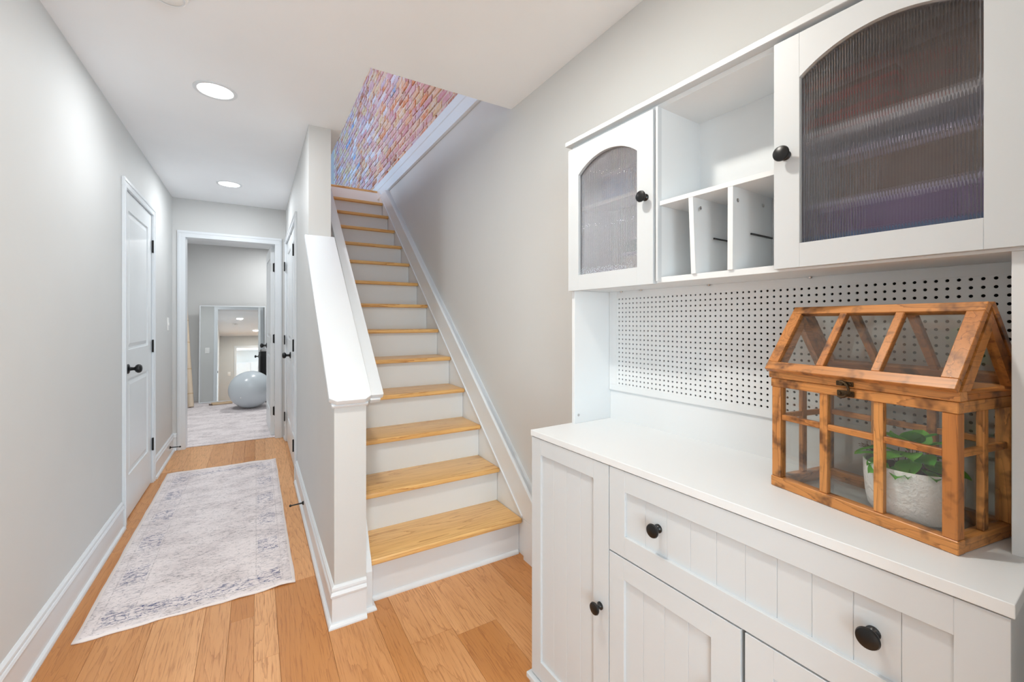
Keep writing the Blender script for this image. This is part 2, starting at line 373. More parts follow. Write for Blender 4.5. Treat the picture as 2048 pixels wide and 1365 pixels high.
def sweep(path, prof, closed_profile=True, flip=False):
    """profile (outward offset d, z) swept along an XY polyline; outward = to the right of travel (flip for left)"""
    mb = MB(); P = [Vector(p) for p in path]; n = len(P); rings = []
    for i in range(n):
        ds = []
        if i > 0: ds.append((P[i]-P[i-1]).normalized())
        if i < n-1: ds.append((P[i+1]-P[i]).normalized())
        ns = [Vector((d.y, -d.x)) * (-1 if flip else 1) for d in ds]
        m = ns[0] if len(ns) == 1 else (ns[0]+ns[1])/(1+ns[0].dot(ns[1]))
        rings.append([mb.bm.verts.new((P[i].x+m.x*d, P[i].y+m.y*d, z)) for d, z in prof])
    k = len(prof)
    for i in range(n-1):
        for j in range(k):
            mb.bm.faces.new((rings[i][j], rings[i][(j+1) % k], rings[i+1][(j+1) % k], rings[i+1][j]))
    mb.bm.faces.new(rings[0]); mb.bm.faces.new(rings[-1][::-1])
    return mb
BASE = [(0, 0), (.010, 0), (.010, .118), (.014, .122), (.016, .130), (.013, .139), (.009, .142), (.009, .146), (.012, .149), (.011, .158), (.004, .166), (0, .166)]
SHOE = [(.010, 0), (.024, 0), (.024, .006), (.021, .013), (.016, .017), (.010, .018)]
def baseboard(name, path, flip=False):
    b = sweep(path, BASE, flip=flip).build(name, TRIM, kind='structure')
    sweep(path, SHOE, flip=flip).build('shoe_molding', TRIM, b)
    return b

# ------------------------------------------------------------------ floors
f0 = MB().box(-.72, 1.26, -.1, 5.26, -.06, -.016).build('floor', DARK, kind='structure')
EDGES = [-.72, -.535, -.363, -.185, -.093, -.007, .075, .249, .43, .51, .684, .86, 1.033, 1.26]
rnd = random.Random(3)
JOINTS = {3: [1.26, 2.62, 3.9], 4: [.9, 2.109, 3.4, 4.6], 5: [.7, 1.824, 3.1, 4.3], 6: [.4, 2.291, 3.6], 9: [.3, 1.611]}
for i in range(len(EDGES)-1):
    x0, x1 = EDGES[i], EDGES[i+1]
    js = JOINTS.get(i)
    if js is None:
        y = rnd.uniform(.1, 1.1); js = []
        while y < 5.0: js.append(y); y += rnd.uniform(1.15, 1.6)
    if x0 >= .42: ys = [-.1]+[j for j in js if j < 2.0]+[2.1]
    else: ys = [-.1]+js+[5.26]
    for a, b_ in zip(ys[:-1], ys[1:]):
        if b_-a < .05: continue
        cx, cy = (x0+x1)/2, (a+b_)/2
        mb = MB().box(x0-cx+.0004, x1-cx-.0004, a-cy+.0004, b_-cy-.0004, -.016, 0, bev=.0005, seg=1)
        o = mb.build('plank', OAK, f0); o.location = (cx, cy, 0)
MB().box(-1.6, 1.35, 5.26, 8.2, -.06, -.004).build('floor', MORTAR, kind='structure')
MB().box(-2.1, 2.1, -3.2, -.1, -.06, 0).build('floor', OAK, kind='structure')

# ------------------------------------------------------------------ walls and ceilings
XL, XR = -.69, 1.235
PX0, PX1 = .274, .400
mb = MB()
mb.box(XL-.12, XL, -.1, 3.44, 0, CEIL); mb.box(XL-.12, XL, 4.26, 5.2, 0, CEIL); mb.box(XL-.12, XL, 3.44, 4.26, 2.075, CEIL)
mb.build('wall_left', WALL, kind='structure')
mb = MB()
mb.box(-1.6, -.60, 5.2, 5.32, 0, CEIL); mb.box(.185, XR+.12, 5.2, 5.32, 0, CEIL); mb.box(-.60, .185, 5.2, 5.32, 2.075, CEIL)
mb.build('wall_end', WALL, kind='structure')
mb = MB()
mb.prism([(1.87, 0), (2.86, 0), (2.86, 1.74), (1.87, .905)], PX0, PX1, 'X')
mb.box(PX0, PX1, 2.86, 3.77, 0, CEIL); mb.box(PX0, PX1, 5.01, 5.2, 0, CEIL); mb.box(PX0, PX1, 3.77, 5.01, 2.06, CEIL)
wp = mb.build('wall_partition', WALL, kind='structure')
MB().box(XR, XR+.12, -.1, 5.2, 0, 2.66).build('wall_right', WALL, kind='structure')
mb = MB()
mb.box(XL-.12, -.26, -.10, .02, 0, CEIL); mb.box(.66, XR+.12, -.10, .02, 0, CEIL); mb.box(-.26, .66, -.10, .02, 2.07, CEIL)
mb.build('wall_front', WALL, kind='structure')
mb = MB()
UF = 2.755
mb.box(-.9, 1.36, -.1, 2.07, CEIL, UF); mb.box(-.9, .462, 2.07, 5.08, CEIL, UF); mb.box(-.9, 1.36, 5.08, 5.32, CEIL, UF)
mb.build('ceiling', CEILM, kind='structure')
# gym behind the end wall
MB().box(-1.7, 1.36, 5.32, 8.6, CEIL, UF).build('ceiling', CEILM, kind='structure')
MB().box(-1.6, 1.35, 8.17, 8.29, 0, CEIL).build('wall_back', WALL, kind='structure')
MB().box(-1.72, -1.6, 5.2, 8.29, 0, CEIL).build('wall_left', WALL, kind='structure')
MB().box(XR, XR+.12, 5.32, 8.29, 0, CEIL).build('wall_right', WALL, kind='structure')
# back room behind the camera
MB().box(-2.1, 2.1, -3.3, -.1, CEIL, UF).build('ceiling', CEILM, kind='structure')
MB().box(-2.2, -2.1, -3.3, -.1, 0, CEIL).build('wall_left', WALL, kind='structure')
MB().box(2.1, 2.2, -3.3, -.1, 0, CEIL).build('wall_right', WALL, kind='structure')
MB().box(-2.2, 2.2, -3.4, -3.2, 0, CEIL).build('wall_rear', WALL, kind='structure')
MB().box(-2.2, -.81, -.10, .02, 0, CEIL).build('wall_front', WALL, kind='structure')
MB().box(1.355, 2.2, -.10, .02, 0, CEIL).build('wall_front', WALL, kind='structure')
# upstairs shell
MB().box(-2.6, -2.5, .6, 8.7, UF, 5.2).build('wall_left', UPWALL, kind='structure')
MB().box(-2.5, 1.35, 8.6, 8.7, UF, 5.2).build('wall_end', UPWALL, kind='structure')
MB().box(-2.5, 1.35, .6, .7, UF, 5.2).build('wall_front', UPWALL, kind='structure')
MB().box(-2.6, 1.5, .6, 8.7, 5.2, 5.3).build('ceiling', CEILM, kind='structure')
MB().box(-2.6, -.9, .6, 8.7, CEIL, UF).build('floor', OAK, kind='structure')

# upstairs brick wall on the stairwell's right side
bw = MB().box(1.256, 1.38, .7, 8.6, 2.66, 5.2).build('wall_brick', MORTAR, kind='structure')
variants = []
for k in range(8):
    b = MB(); b.box(-.012, .012, -.0955, .0955, -.0285, .0285, bev=.005, seg=1)
    r = random.Random(k)
    for v in b.bm.verts: v.co += Vector((r.uniform(-.003, .003), r.uniform(-.006, .006), r.uniform(-.005, .005)))
    bmesh.ops.recalc_face_normals(b.bm, faces=b.bm.faces)
    me = bpy.data.meshes.new('brick'); b.bm.to_mesh(me); b.bm.free(); me.materials.append(BRICK); variants.append(me)
cells = []
rb = random.Random(11)
row = 0; z = 2.885
while z < 5.17:
    y = .82+(.105 if row % 2 else 0)
    while y < 8.5:
        cells.append((y, z)); y += .2125
    z += .0725; row += 1
def seen(y, z):
    lim = 2.865+(y-2.75)*.60 if y < 5.4 else 4.5
    return 2.7 < y < 8.4 and z < lim+.06
vis = sorted([c for c in cells if seen(*c)], key=lambda c: c[0]*.8+c[1])
near = set(vis[:300])
rest = MB()
for y, z in cells:
    x = 1.2605+rb.uniform(-.003, .003)
    if (y, z) in near:
        o = bpy.data.objects.new('brick', rb.choice(variants)); COL.objects.link(o); o.parent = bw
        o.location = (x, y, z); o.rotation_euler = (rb.uniform(-.03, .03), rb.uniform(-.04, .04), rb.uniform(-.03, .03))
    else:
        rest.box(x-.012, x+.012, y-.096, y+.096, z-.0285, z+.0285)
rest.build('far_bricks', BRICKI, bw, kind='stuff')

# trim board between the plaster wall and the brick above
mb = sweep([(XR, 2.0), (XR, 5.9)], [(-.02, 2.655), (.012, 2.655), (.022, 2.662), (.022, 2.672), (.014, 2.682), (.014, 2.765), (.018, 2.772), (.018, 2.84), (.012, 2.852), (-.03, 2.855)], flip=True)
mb.build('trim_1', TRIM, kind='structure')
MB().box(.40, .462, 5.075, 5.09, CEIL, UF).build('trim_2', TRIM, kind='structure')

# baseboards
baseboard('baseboard_left', [(XL, .02), (XL, 3.385)])
baseboard('baseboard_left', [(XL, 4.325), (XL, 5.2), (-.655, 5.2)])
baseboard('baseboard_partition', [(PX0, 3.70), (PX0, 1.87), (PX1, 1.87)], flip=False)
baseboard('baseboard_partition', [(PX0, 5.2), (PX0, 5.08)], flip=False)
baseboard('baseboard_right', [(XR, .03), (XR, 1.70)], flip=True)
# caps on the sloped half wall (newel end)
def slope_board(x0, x1, y0, z0, y1, z1, t, chamfer, bev=.004):
    L = math.hypot(y1-y0, z1-z0); ang = math.atan2(z1-z0, y1-y0)
    M = Matrix.Translation((0, y0, z0)) @ Matrix.Rotation(ang, 4, 'X')
    mb = MB(); c = chamfer
    mb.prism([(x0+c, 0), (x1-c, 0), (x1, c*.7), (x1, L), (x0, L), (x0, c*.7)], -t, 0, 'Z', bev=bev, M=M)
    return mb
cap = slope_board(.252, .420, 1.838, .922, 2.858, 1.772, .026, .028).build('trim_3', TRIM, smooth=True, kind='structure')
slope_board(.262, .408, 1.856, .900, 2.858, 1.735, .014, .004, bev=.003).build('cove_molding', TRIM, cap, smooth=True)

# ------------------------------------------------------------------ stairs
RISE, RUN, Y1 = .1974, .2428, 1.921
st = root('staircase', (.82, 1.92, 0), label='wooden staircase with natural pine treads and white risers going up beside the half wall', cat='staircase')
for k in range(1, 15):
    y = Y1+RUN*(k-1); z = RISE*k
    mb = MB(); rz0 = RISE*(k-1)
    mb.box(.432, 1.2145, y+.036, y+.052, rz0 + (0 if k > 1 else .0), z-.027)
    mb.build('riser', TRIM, st, world=True)
    if k < 14:
        mb = MB(); mb.box(-.385, .3975, 0, RUN+.045, -.027, 0, bev=.007, seg=3)
        o = mb.build('tread', PINE, st, smooth=True)
        o.location = (.817-.82, y-1.92, z)
    else:
        mb = MB(); mb.box(-.385, .3975, 0, .12, -.027, 0, bev=.007, seg=3)
        o = mb.build('landing_nosing', PINE, st, smooth=True); o.location = (.817-.82, y-1.92, z)
sweep([(.432, 1.957), (1.207, 1.957)], [(0, 0), (.014, 0), (.014, .006), (.011, .013), (.006, .017), (0, .018)]).build('shoe_molding', TRIM, st, world=True)
# right skirt: thin sheet against the wall and the thicker sloped board with a moulded top
SL = (2.64-.385)/(4.618-1.853)
def topz(y): return .385+SL*(y-1.853)
mb = MB(); mb.prism([(1.90, 0), (1.90, topz(1.90)-.19), (4.9, topz(4.9)-.19), (5.0, 2.74), (5.0, 2.4), (2.2, 0)], 1.2165, 1.2345, 'X'); mb.build('skirt_panel', TRIM, st, world=True)
mb = MB(); mb.prism([(1.884, topz(1.884)-.20), (1.70, topz(1.884)-.20), (1.70, topz(1.70)), (4.62, topz(4.62)), (4.86, 2.66), (4.95, topz(4.95)-.195)], 1.198, 1.2345, 'X', bev=.003); mb.build('skirt_board', TRIM, st, world=True)
for dz, x0, t in ((0, 1.186, .015), (-.021, 1.190, .014), (-.042, 1.194, .009)):
    ya, yb = 1.70, 4.64
    mb = MB(); mb.prism([(ya, topz(ya)+dz-t), (ya, topz(ya)+dz), (yb, topz(yb)+dz), (yb, topz(yb)+dz-t)], x0, 1.2345, 'X'); mb.build('skirt_molding', TRIM, st, world=True)
MB().box(1.198, 1.2345, 1.70, 1.884, 0, topz(1.884)-.20).build('plinth_block', TRIM, st, world=True)
mb = MB(); q = .1965; mb.prism([(1.895, topz(1.895)-q-.006), (1.895, topz(1.895)-q+.003), (4.86, topz(4.86)-q+.003), (4.86, topz(4.86)-q-.006)], 1.191, 1.2345, 'X'); mb.build('skirt_bead', TRIM, st, world=True)
# left side: white side board beside the newel and the inner sloped rail
mb = MB(); mb.prism([(1.893, 0), (1.893, .165), (1.915, .21), (1.94, .235), (2.0, .34), (2.35, .60), (2.9, .6), (2.9, 0)], .4005, .431, 'X', bev=.001); mb.build('side_board', TRIM, st, world=True)
sweep([(.402, 1.893), (.431, 1.893), (.431, 1.955)], [(0, 0), (.016, 0), (.016, .006), (.012, .014), (.006, .018), (0, .018)]).build('shoe_molding', TRIM, st, world=True)
slope_board(.439, .497, 1.955, .915, 4.75, 3.31, .026, .006).build('side_rail', TRIM, st, world=True, smooth=True)
slope_board(.438, .484, 1.962, .893, 4.75, 3.285, .022, .003, bev=.002).build('side_rail_molding', TRIM, st, world=True, smooth=True)
slope_board(.4215, .4385, 1.957, .9135, 2.06, 1.0015, .04, .001, bev=.001).build('rail_end_block', TRIM, st, world=True)
# landing floor upstairs
MB().box(.462, 1.26, 5.095, 8.6, UF-.02, UF).build('floor', OAK, kind='structure')

# ------------------------------------------------------------------ doors and casings
def casing_loop(y0, y1, ztop, w=.065, t=.014):
    """casing pieces in door-local coords: X along the wall, Y = out of the wall towards the viewer is negative"""
    out = []
    for (a, b_) in (((y0-w, 0), (y0, ztop)), ((y1, 0), (y1+w, ztop))):
        mb = MB(); mb.box(a[0], b_[0], -t, 0, 0, ztop, bev=.002); 
        xo = (a[0]+.008, a[0]+.024) if a[0] < y0-.001 else (b_[0]-.024, b_[0]-.008)
        mb.box(xo[0], xo[1], -t-.004, -t+.002, 0, ztop+w-.03, bev=.0015)
        out.append(mb)
    mb = MB(); mb.box(y0-w, y1+w, -t, 0, ztop, ztop+w, bev=.002); mb.box(y0-w, y1+w, -t-.004, -t+.002, ztop+w-.024, ztop+w-.008, bev=.0015)
    out.append(mb)
    return out
def door_slab(x0, x1, z0, z1, t, panels, parent, mat=None, yface=0, back=False):
    """moulded two panel door: front face at y = yface looking to -Y"""
    mb = MB()
    r = .009
    mb.box(x0, x1, yface+r, yface+t-(r if back else 0), z0, z1)
    px0, px1 = panels[0][0], panels[0][1]
    for side in ((yface, yface+r),) + (((yface+t-r, yface+t),) if back else ()):
        a, b_ = side
        mb.box(x0, px0, a, b_, z0, z1); mb.box(px1, x1, a, b_, z0, z1)
        zs = [z0]+[q for p in sorted(panels, key=lambda p: p[2]) for q in (p[2], p[3])]+[z1]
        for k in range(0, len(zs), 2): mb.box(px0, px1, a, b_, zs[k], zs[k+1])
    for p in panels:
        i = .028
        fr = [(p[0], p[2]), (p[1], p[2]), (p[1], p[3]), (p[0], p[3])]
        inn = [(p[0]+i, p[2]+i), (p[1]-i, p[2]+i), (p[1]-i, p[3]-i), (p[0]+i, p[3]-i)]
        in2 = [(p[0]+i+.012, p[2]+i+.012), (p[1]-i-.012, p[2]+i+.012), (p[1]-i-.012, p[3]-i-.012), (p[0]+i+.012, p[3]-i-.012)]
        for ys in ((yface+r, yface+.0015),) + (((yface+t-r, yface+t-.0015),) if back else ()):
            y0, y1 = ys
            mid = [(p[0]+i*.55, p[2]+i*.55), (p[1]-i*.55, p[2]+i*.55), (p[1]-i*.55, p[3]-i*.55), (p[0]+i*.55, p[3]-i*.55)]
            vs = [(a, y0, b_) for a, b_ in mid]+[(a, y1, b_) for a, b_ in in2]
            mb._add(vs, [(4, 5, 6, 7), (0, 1, 5, 4), (1, 2, 6, 5), (2, 3, 7, 6), (3, 0, 4, 7)])
    return mb.build('slab', mat or DOORM, parent)
def knob_set(parent, x, z, yface, big=True):
    M = Matrix.Translation((x, yface, z)) @ Matrix.Rotation(R(90), 4, 'X')
    k = MB().lathe([(.0, 0), (.031, 0), (.031, .004), (.027, .008), (.012, .012), (.010, .030), (.013, .036), (.022, .040), (.028, .050), (.027, .060), (.020, .068), (.008, .071), (0, .071)], M, 24)
    return k.build('knob', BLACK, parent, smooth=True)
def hinge(parent, x, z, yface, w=.026, h=.09):
    mb = MB(); mb.box(x-w*.35, x+w*.65, yface-.003, yface, z-h/2, z+h/2, bev=.001)
    mb.tube([(x, yface-.005, z-h/2-.003), (x, yface-.005, z+h/2+.003)], .006, 8)
    return mb.build('hinge', BLACK, parent, smooth=True)
# left door (in wall_left): local X runs along -world Y? root rotated so local -Y faces the hall (+X)
d1 = root('door_1', (XL, 3.44, 0), R(90), kind='structure')        # local X -> world Y, local Y -> world -X
W1 = .82
for m_ in casing_loop(.012, W1-.012, 2.063, .056): m_.build('casing', TRIM, d1)
MB().box(.0, .012, .0, .12, 0, 2.063).build('jamb', TRIM, d1); MB().box(W1-.012, W1, 0, .12, 0, 2.063).build('jamb', TRIM, d1); MB().box(0, W1, 0, .12, 2.063, 2.075).build('jamb', TRIM, d1)
s1 = door_slab(.015, W1-.015, .008, 2.060, .035, [(.125, W1-.125, 1.065, 1.945), (.125, W1-.125, .27, .88)], d1, yface=.002)
knob_set(s1, .105, .945, .002)
for z in (1.82, 1.055, .30): hinge(s1, W1-.016, z, -.004)
# closet double door in the partition wall
d2 = root('door_2', (PX0, 5.01, 0), R(-90), kind='structure')      # local X -> world -Y, local Y -> world +X
W2 = 1.24
for m_ in casing_loop(.012, W2-.012, 2.048, .056): m_.build('casing', TRIM, d2)
MB().box(.0, .012, .0, .12, 0, 2.048).build('jamb', TRIM, d2); MB().box(W2-.012, W2, 0, .12, 0, 2.048).build('jamb', TRIM, d2); MB().box(0, W2, 0, .12, 2.048, 2.06).build('jamb', TRIM, d2)
for a, b_, kx, hx in ((.015, W2/2-.002, W2/2-.07, .018), (W2/2+.002, W2-.015, W2/2+.07, W2-.016)):
    s = door_slab(a, b_, .008, 2.045, .035, [(a+.11, b_-.11, 1.065, 1.93), (a+.11, b_-.11, .26, .88)], d2, yface=.002)
    if kx < W2/2: knob_set(s, kx, .93, .002)
    for z in (1.81, 1.053, .262): hinge(s, hx, z, -.017)
MB().box(W2/2-.012, W2/2+.012, -.001, .006, 2.036, 2.046).build('ball_catch', BLACK, d2)
# end doorway with its door standing open into the gym
d3 = root('door_3', (-.60, 5.2, 0), 0, kind='structure')
W3 = .785
for m_ in casing_loop(.012, W3-.012, 2.063, .064): m_.build('casing', TRIM, d3)
for m_ in casing_loop(.012, W3-.012, 2.063, .064):
    for v in m_.bm.verts: v.co.y = .12-v.co.y
    m_.build('casing', TRIM, d3)
MB().box(.0, .012, .0, .12, 0, 2.063).build('jamb', TRIM, d3); MB().box(W3-.012, W3, 0, .12, 0, 2.063).build('jamb', TRIM, d3); MB().box(0, W3, 0, .12, 2.063, 2.075).build('jamb', TRIM, d3)
leaf_m = Matrix.Translation((W3-.014, .122, 0)) @ Matrix.Rotation(R(92), 4, 'Z')
s3 = door_slab(0, .755, .01, 2.058, .035, [(.11, .645, 1.065, 1.945), (.11, .645, .26, .88)], d3, yface=0, back=True)
s3.data.transform(leaf_m)
for z in (1.83, 1.055, .27):
    mb = MB(); mb.box(W3-.0135, W3-.011, .078, .122, z-.046, z+.046, bev=.001); mb.tube([(W3-.015, .126, z-.05), (W3-.015, .126, z+.05)], .006, 8)
    mb.box(W3-.05, W3-.014, .1215, .1235, z-.046, z+.046, bev=.0008)
    mb.build('hinge', BLACK, s3)
k = MB().lathe([(0, 0), (.031, 0), (.031, .004), (.012, .012), (.010, .030), (.022, .040), (.028, .050), (.026, .062), (.008, .071), (0, .071)], leaf_m @ Matrix.Translation((.69, .035, .95)) @ Matrix.Rotation(R(-90), 4, 'X'), 20); k.build('knob', BLACK, s3, smooth=True)
# doorway behind the camera
d4 = root('door_4', (-.26, -.10, 0), 0, kind='structure')
W4 = .92
for m_ in casing_loop(.012, W4-.012, 2.058, .064):
    for v in m_.bm.verts: v.co.y = .12-v.co.y
    m_.build('casing', TRIM, d4)
MB().box(.0, .012, .0, .12, 0, 2.058).build('jamb', TRIM, d4); MB().box(W4-.012, W4, 0, .12, 0, 2.058).build('jamb', TRIM, d4); MB().box(0, W4, 0, .12, 2.058, 2.07).build('jamb', TRIM, d4)

# ------------------------------------------------------------------ ceiling lamps, switches, stops
def ceiling_lamp(x, y, label, r=.078):
    o = root('recessed_lamp', (x, y, CEIL), label=label, cat='ceiling light')
    MB().lathe([(r, 0), (r+.018, 0), (r+.018, -.003), (r+.012, -.005), (r+.002, -.004), (r, -.002)], n=40, closed=False).build('trim_ring', TRIM, o, smooth=True)
    MB().lathe([(0, -.0015), (r, -.0015), (r, -.0005), (0, -.0005)], n=40, closed=False).build('lens', LAMP, o)
    return o
ceiling_lamp(-.18, 2.69, 'large bright round recessed ceiling light nearer the viewer in the hall')
ceiling_lamp(-.20, 4.46, 'round recessed ceiling light farther down the hall near the end doorway')
ceiling_lamp(.24, .98, 'round recessed ceiling light above the cabinet, reflected in the gym mirror')
ceiling_lamp(.30, 7.45, 'round recessed ceiling light in the far room seen at the doorway top')
sd = root('smoke_detector', (-.27, 1.955, CEIL), label='white round smoke detector on the hall ceiling at the top edge', cat='smoke detector')
MB().lathe([(0, 0), (.062, 0), (.062, -.008), (.056, -.022), (.040, -.030), (0, -.031)], n=32).build('housing', PLASTIC, sd, smooth=True)
MB().lathe([(.045, -.0275), (.048, -.0285), (.045, -.0315), (.042, -.0300)], n=32, closed=False).build('vent_ring', TRIM, sd, smooth=True)
def switch(name, loc, rz, label, cat='light switch', w=.075, h=.118):
    o = root(name, loc, rz, label=label, cat=cat)
    MB().box(-w/2, w/2, -.006, 0, -h/2, h/2, bev=.003).build('plate', PLASTIC, o, smooth=True)
    MB().box(-.009, .009, -.012, -.005, -.014, .012, bev=.002).build('toggle', PLASTIC, o, smooth=True)
    return o
switch('light_switch', (XL, 4.95, 1.22), R(90), 'white wall switch plate on the left wall between the door and the end doorway')
switch('light_switch', (-.76, 5.32, 1.2), R(180), 'white wall switch reflected at the left of the leaning mirror')
switch('wall_outlet', (-.44, .02, 1.25), R(180), 'white switch plate on the wall behind the viewer, reflected in the mirror', 'light switch')
def door_stop(loc, rz, label):
    o = root('door_stop', loc, rz, label=label, cat='door stop')
    MB().tube([(0, 0, 0), (.012, 0, 0), (.02, 0, -.0005), (.072, 0, -.003)], .0055, 10, r1=.004).build('rod', BLACK, o, smooth=True)
    MB().lathe([(0, 0), (.013, 0), (.012, .004), (.006, .010), (0, .010)], Matrix.Rotation(R(90), 4, 'Y'), 14).build('base_plate', BLACK, o, smooth=True)
    MB().lathe([(0, 0), (.007, 0), (.008, .006), (.006, .012), (0, .012)], Matrix.Translation((.070, 0, -.003)) @ Matrix.Rotation(R(90), 4, 'Y'), 14).build('rubber_tip', RUBBER, o, smooth=True)
    return o
door_stop((PX0-.011, 3.06, .072), R(180), 'black door stop on the baseboard right of the runner rug')
door_stop((XL+.011, 4.98, .085), 0, 'black door stop on the left baseboard beside the end doorway')

# ------------------------------------------------------------------ rugs
def rug(name, x0, y0, w, l, mat, label, nx=24, ny=60, skew=0, wav=.004, t=.006):
    bm = bmesh.new(); g = []
    for j in range(ny+1):
        rowv = []
        for i in range(nx+1):
            u, v = i/nx, j/ny
            ex = min(u, 1-u)*w; ey = min(v, 1-v)*l
            edge = math.exp(-min(ex, ey)/.05)
            x = u*w+skew*v + edge*.006*noise.noise(Vector((u*2, v*9, 3)))*(1 if ex < .06 else 0)
            y = v*l + edge*.012*noise.noise(Vector((u*7, v*2, 7)))*(1 if ey < .06 else 0)
            z = t+edge*wav*max(0, noise.noise(Vector((u*6, v*14, 1)))+.1)*2
            rowv.append(bm.verts.new((x, y, z)))
        g.append(rowv)
    for j in range(ny):
        for i in range(nx): bm.faces.new((g[j][i], g[j][i+1], g[j+1][i+1], g[j+1][i]))
    ring = [g[0][i] for i in range(nx+1)]+[g[j][nx] for j in range(1, ny+1)]+[g[ny][i] for i in range(nx-1, -1, -1)]+[g[j][0] for j in range(ny-1, 0, -1)]
    low = [bm.verts.new((v.co.x, v.co.y, v.co.z-t+.0008)) for v in ring]; n = len(ring)
    for i in range(n): bm.faces.new((ring[i], low[i], low[(i+1) % n], ring[(i+1) % n]))
    bm.faces.new(low[::-1])
    bmesh.ops.recalc_face_normals(bm, faces=bm.faces)
    me = bpy.data.meshes.new(name); bm.to_mesh(me); bm.free(); me.materials.append(mat)
    me.polygons.foreach_set('use_smooth', [True]*len(me.polygons))
    o = bpy.data.objects.new(name, me); COL.objects.link(o); o.location = (x0, y0, 0)
    set_props(o, label, 'rug'); return o
rug('runner_rug', -.609, 2.275, .770, 2.14, rugmat('faded_runner_print', .77, 2.12), 'faded pale grey runner rug with bluish border motifs on the hall floor', skew=-.008)
rug('area_rug', -1.5, 5.235, 2.6, 2.90, rugmat('faded_area_print', 2.6, 2.9, False), 'pale grey pink distressed area rug covering the floor beyond the end doorway', wav=0, t=.007)

# ------------------------------------------------------------------ far room things
PHI = 5.9
mr = root('leaning_mirror', (-.738, 7.90, .0105), R(1.0), rx=R(-PHI), label='large white framed mirror leaning on the far wall behind the exercise ball', cat='mirror')
MW, MH = .876, 1.485
MB().box(.012, MW-.012, .006, .010, .012, MH-.012).build('mirror_glass', MIRROR, mr)
MB().box(.006, MW-.006, .011, .022, .006, MH-.006).build('backing', BROWNB, mr)
mb = MB()
for bx in ((0, .014, 0, MH), (MW-.014, MW, 0, MH), (.014, MW-.014, 0, .014), (.014, MW-.014, MH-.014, MH)):
    mb.box(bx[0], bx[1], 0, .022, bx[2], bx[3], bev=.002)
mb.build('frame', TRIM, mr)
BALLR = .272
bo = root('exercise_ball', (-.066, 7.18, .007), label='pale blue grey inflated exercise ball on the rug beyond the doorway', cat='exercise ball')
bm = bmesh.new(); bmesh.ops.create_uvsphere(bm, u_segments=64, v_segments=40, radius=BALLR)
for v in bm.verts: v.co.z *= .965; v.co.z += BALLR*.965
me = bpy.data.meshes.new('ball'); bm.to_mesh(me); bm.free(); me.materials.append(BALLM); me.polygons.foreach_set('use_smooth', [True]*len(me.polygons))
o = bpy.data.objects.new('ball', me); COL.objects.link(o); o.parent = bo
vd = Vector((-.42, -.85, -.28)).normalized()
MB().lathe([(0, 0), (.010, 0), (.008, .003), (0, .004)], Matrix.Translation(vd*BALLR*.985+Vector((0, 0, BALLR*.965))) @ vd.to_track_quat('Z', 'Y').to_matrix().to_4x4(), 14).build('valve_plug', PLASTIC, bo, smooth=True)
th = root('tower_heater', (.155, 7.66, .007), label='tall black cylindrical tower fan standing behind the exercise ball', cat='tower fan')
MB().lathe([(0, 0), (.13, 0), (.135, .012), (.12, .025), (0, .03)], n=36).build('base', BLACKP, th, smooth=True)
MB().lathe([(0, .03), (.10, .03), (.105, .05), (.105, .76), (.098, .785), (.08, .79), (0, .79)], n=36).build('body', BLACKP, th, smooth=True)
MB().lathe([(.098, .775), (.108, .777), (.108, .790), (.098, .800), (.086, .792)], n=36, closed=False).build('top_ring', CHROME, th, smooth=True)
for k in range(9):
    a0 = R(205+k*12)
    MB().tube([(.107*math.cos(a0), .107*math.sin(a0), .10), (.107*math.cos(a0), .107*math.sin(a0), .70)], .0025, 6).build('grille_bar', BLACKP, th)
def leaning_roll(x, y, r, h, leanx, leany, mat, label, bands, name):
    o = root(name, (x, y, .018), label=label, cat='rolled rug')
    n = 12; pts = [(leanx*i/n, leany*i/n + .006*math.sin(i*.9), .0+h*i/n) for i in range(n+1)]
    MB().tube(pts, r, 20).build('roll', mat, o, smooth=True)
    for bz in bands:
        i = bz*n; a = (leanx*bz, leany*bz+.006*math.sin(i*.9), h*bz); b_ = (leanx*(bz+.012), leany*(bz+.012)+.006*math.sin((i)*.9), h*(bz+.012))
        MB().tube([a, b_], r+.002, 20).build('binding', mat if name == 'rolled_mat' else TAN, o, smooth=True)
    return o
leaning_roll(-.80, 7.62, .036, 1.46, -.11, .30, ROLL1, 'cream coloured rolled rug leaning in the corner left of the mirror', (.12, .36, .62, .84), 'rolled_rug')
leaning_roll(-.925, 7.72, .034, 1.36, -.03, .28, ROLL2, 'pale sage rolled mat leaning behind the cream rolled rug', (.3, .6), 'rolled_mat')
fr = root('rack_foot', (-.98, 7.35, .007), label='low metal rack with a white shelf at the left edge of the doorway view', cat='rack')
MB().box(-.16, .13, -.14, .10, .20, .225, bev=.004).build('shelf', TRIM, fr)
for sx, sy in ((-.14, -.12), (.11, -.12), (-.14, .08), (.11, .08)):
    MB().tube([(sx, sy, .20), (sx, sy, .0)], .009, 10).build('leg', BLACKP, fr, smooth=True)
MB().box(-.13, .10, -.11, .07, .045, .075, bev=.006).build('lower_bar', BLACKP, fr)
ft = root('folded_mat', (-.44, 7.72, .0105), R(8), label='small folded tan mat on the floor at the foot of the mirror', cat='mat')
MB().box(-.13, .13, -.07, .07, 0, .022, bev=.008).build('mat', TAN, ft, smooth=True)
MB().tube([(-.14+.02*math.sin(i), -.085+.004*i, .014+.006*math.sin(i*.7)) for i in range(12)], .006, 8).build('strap', BROWNB, ft, smooth=True)
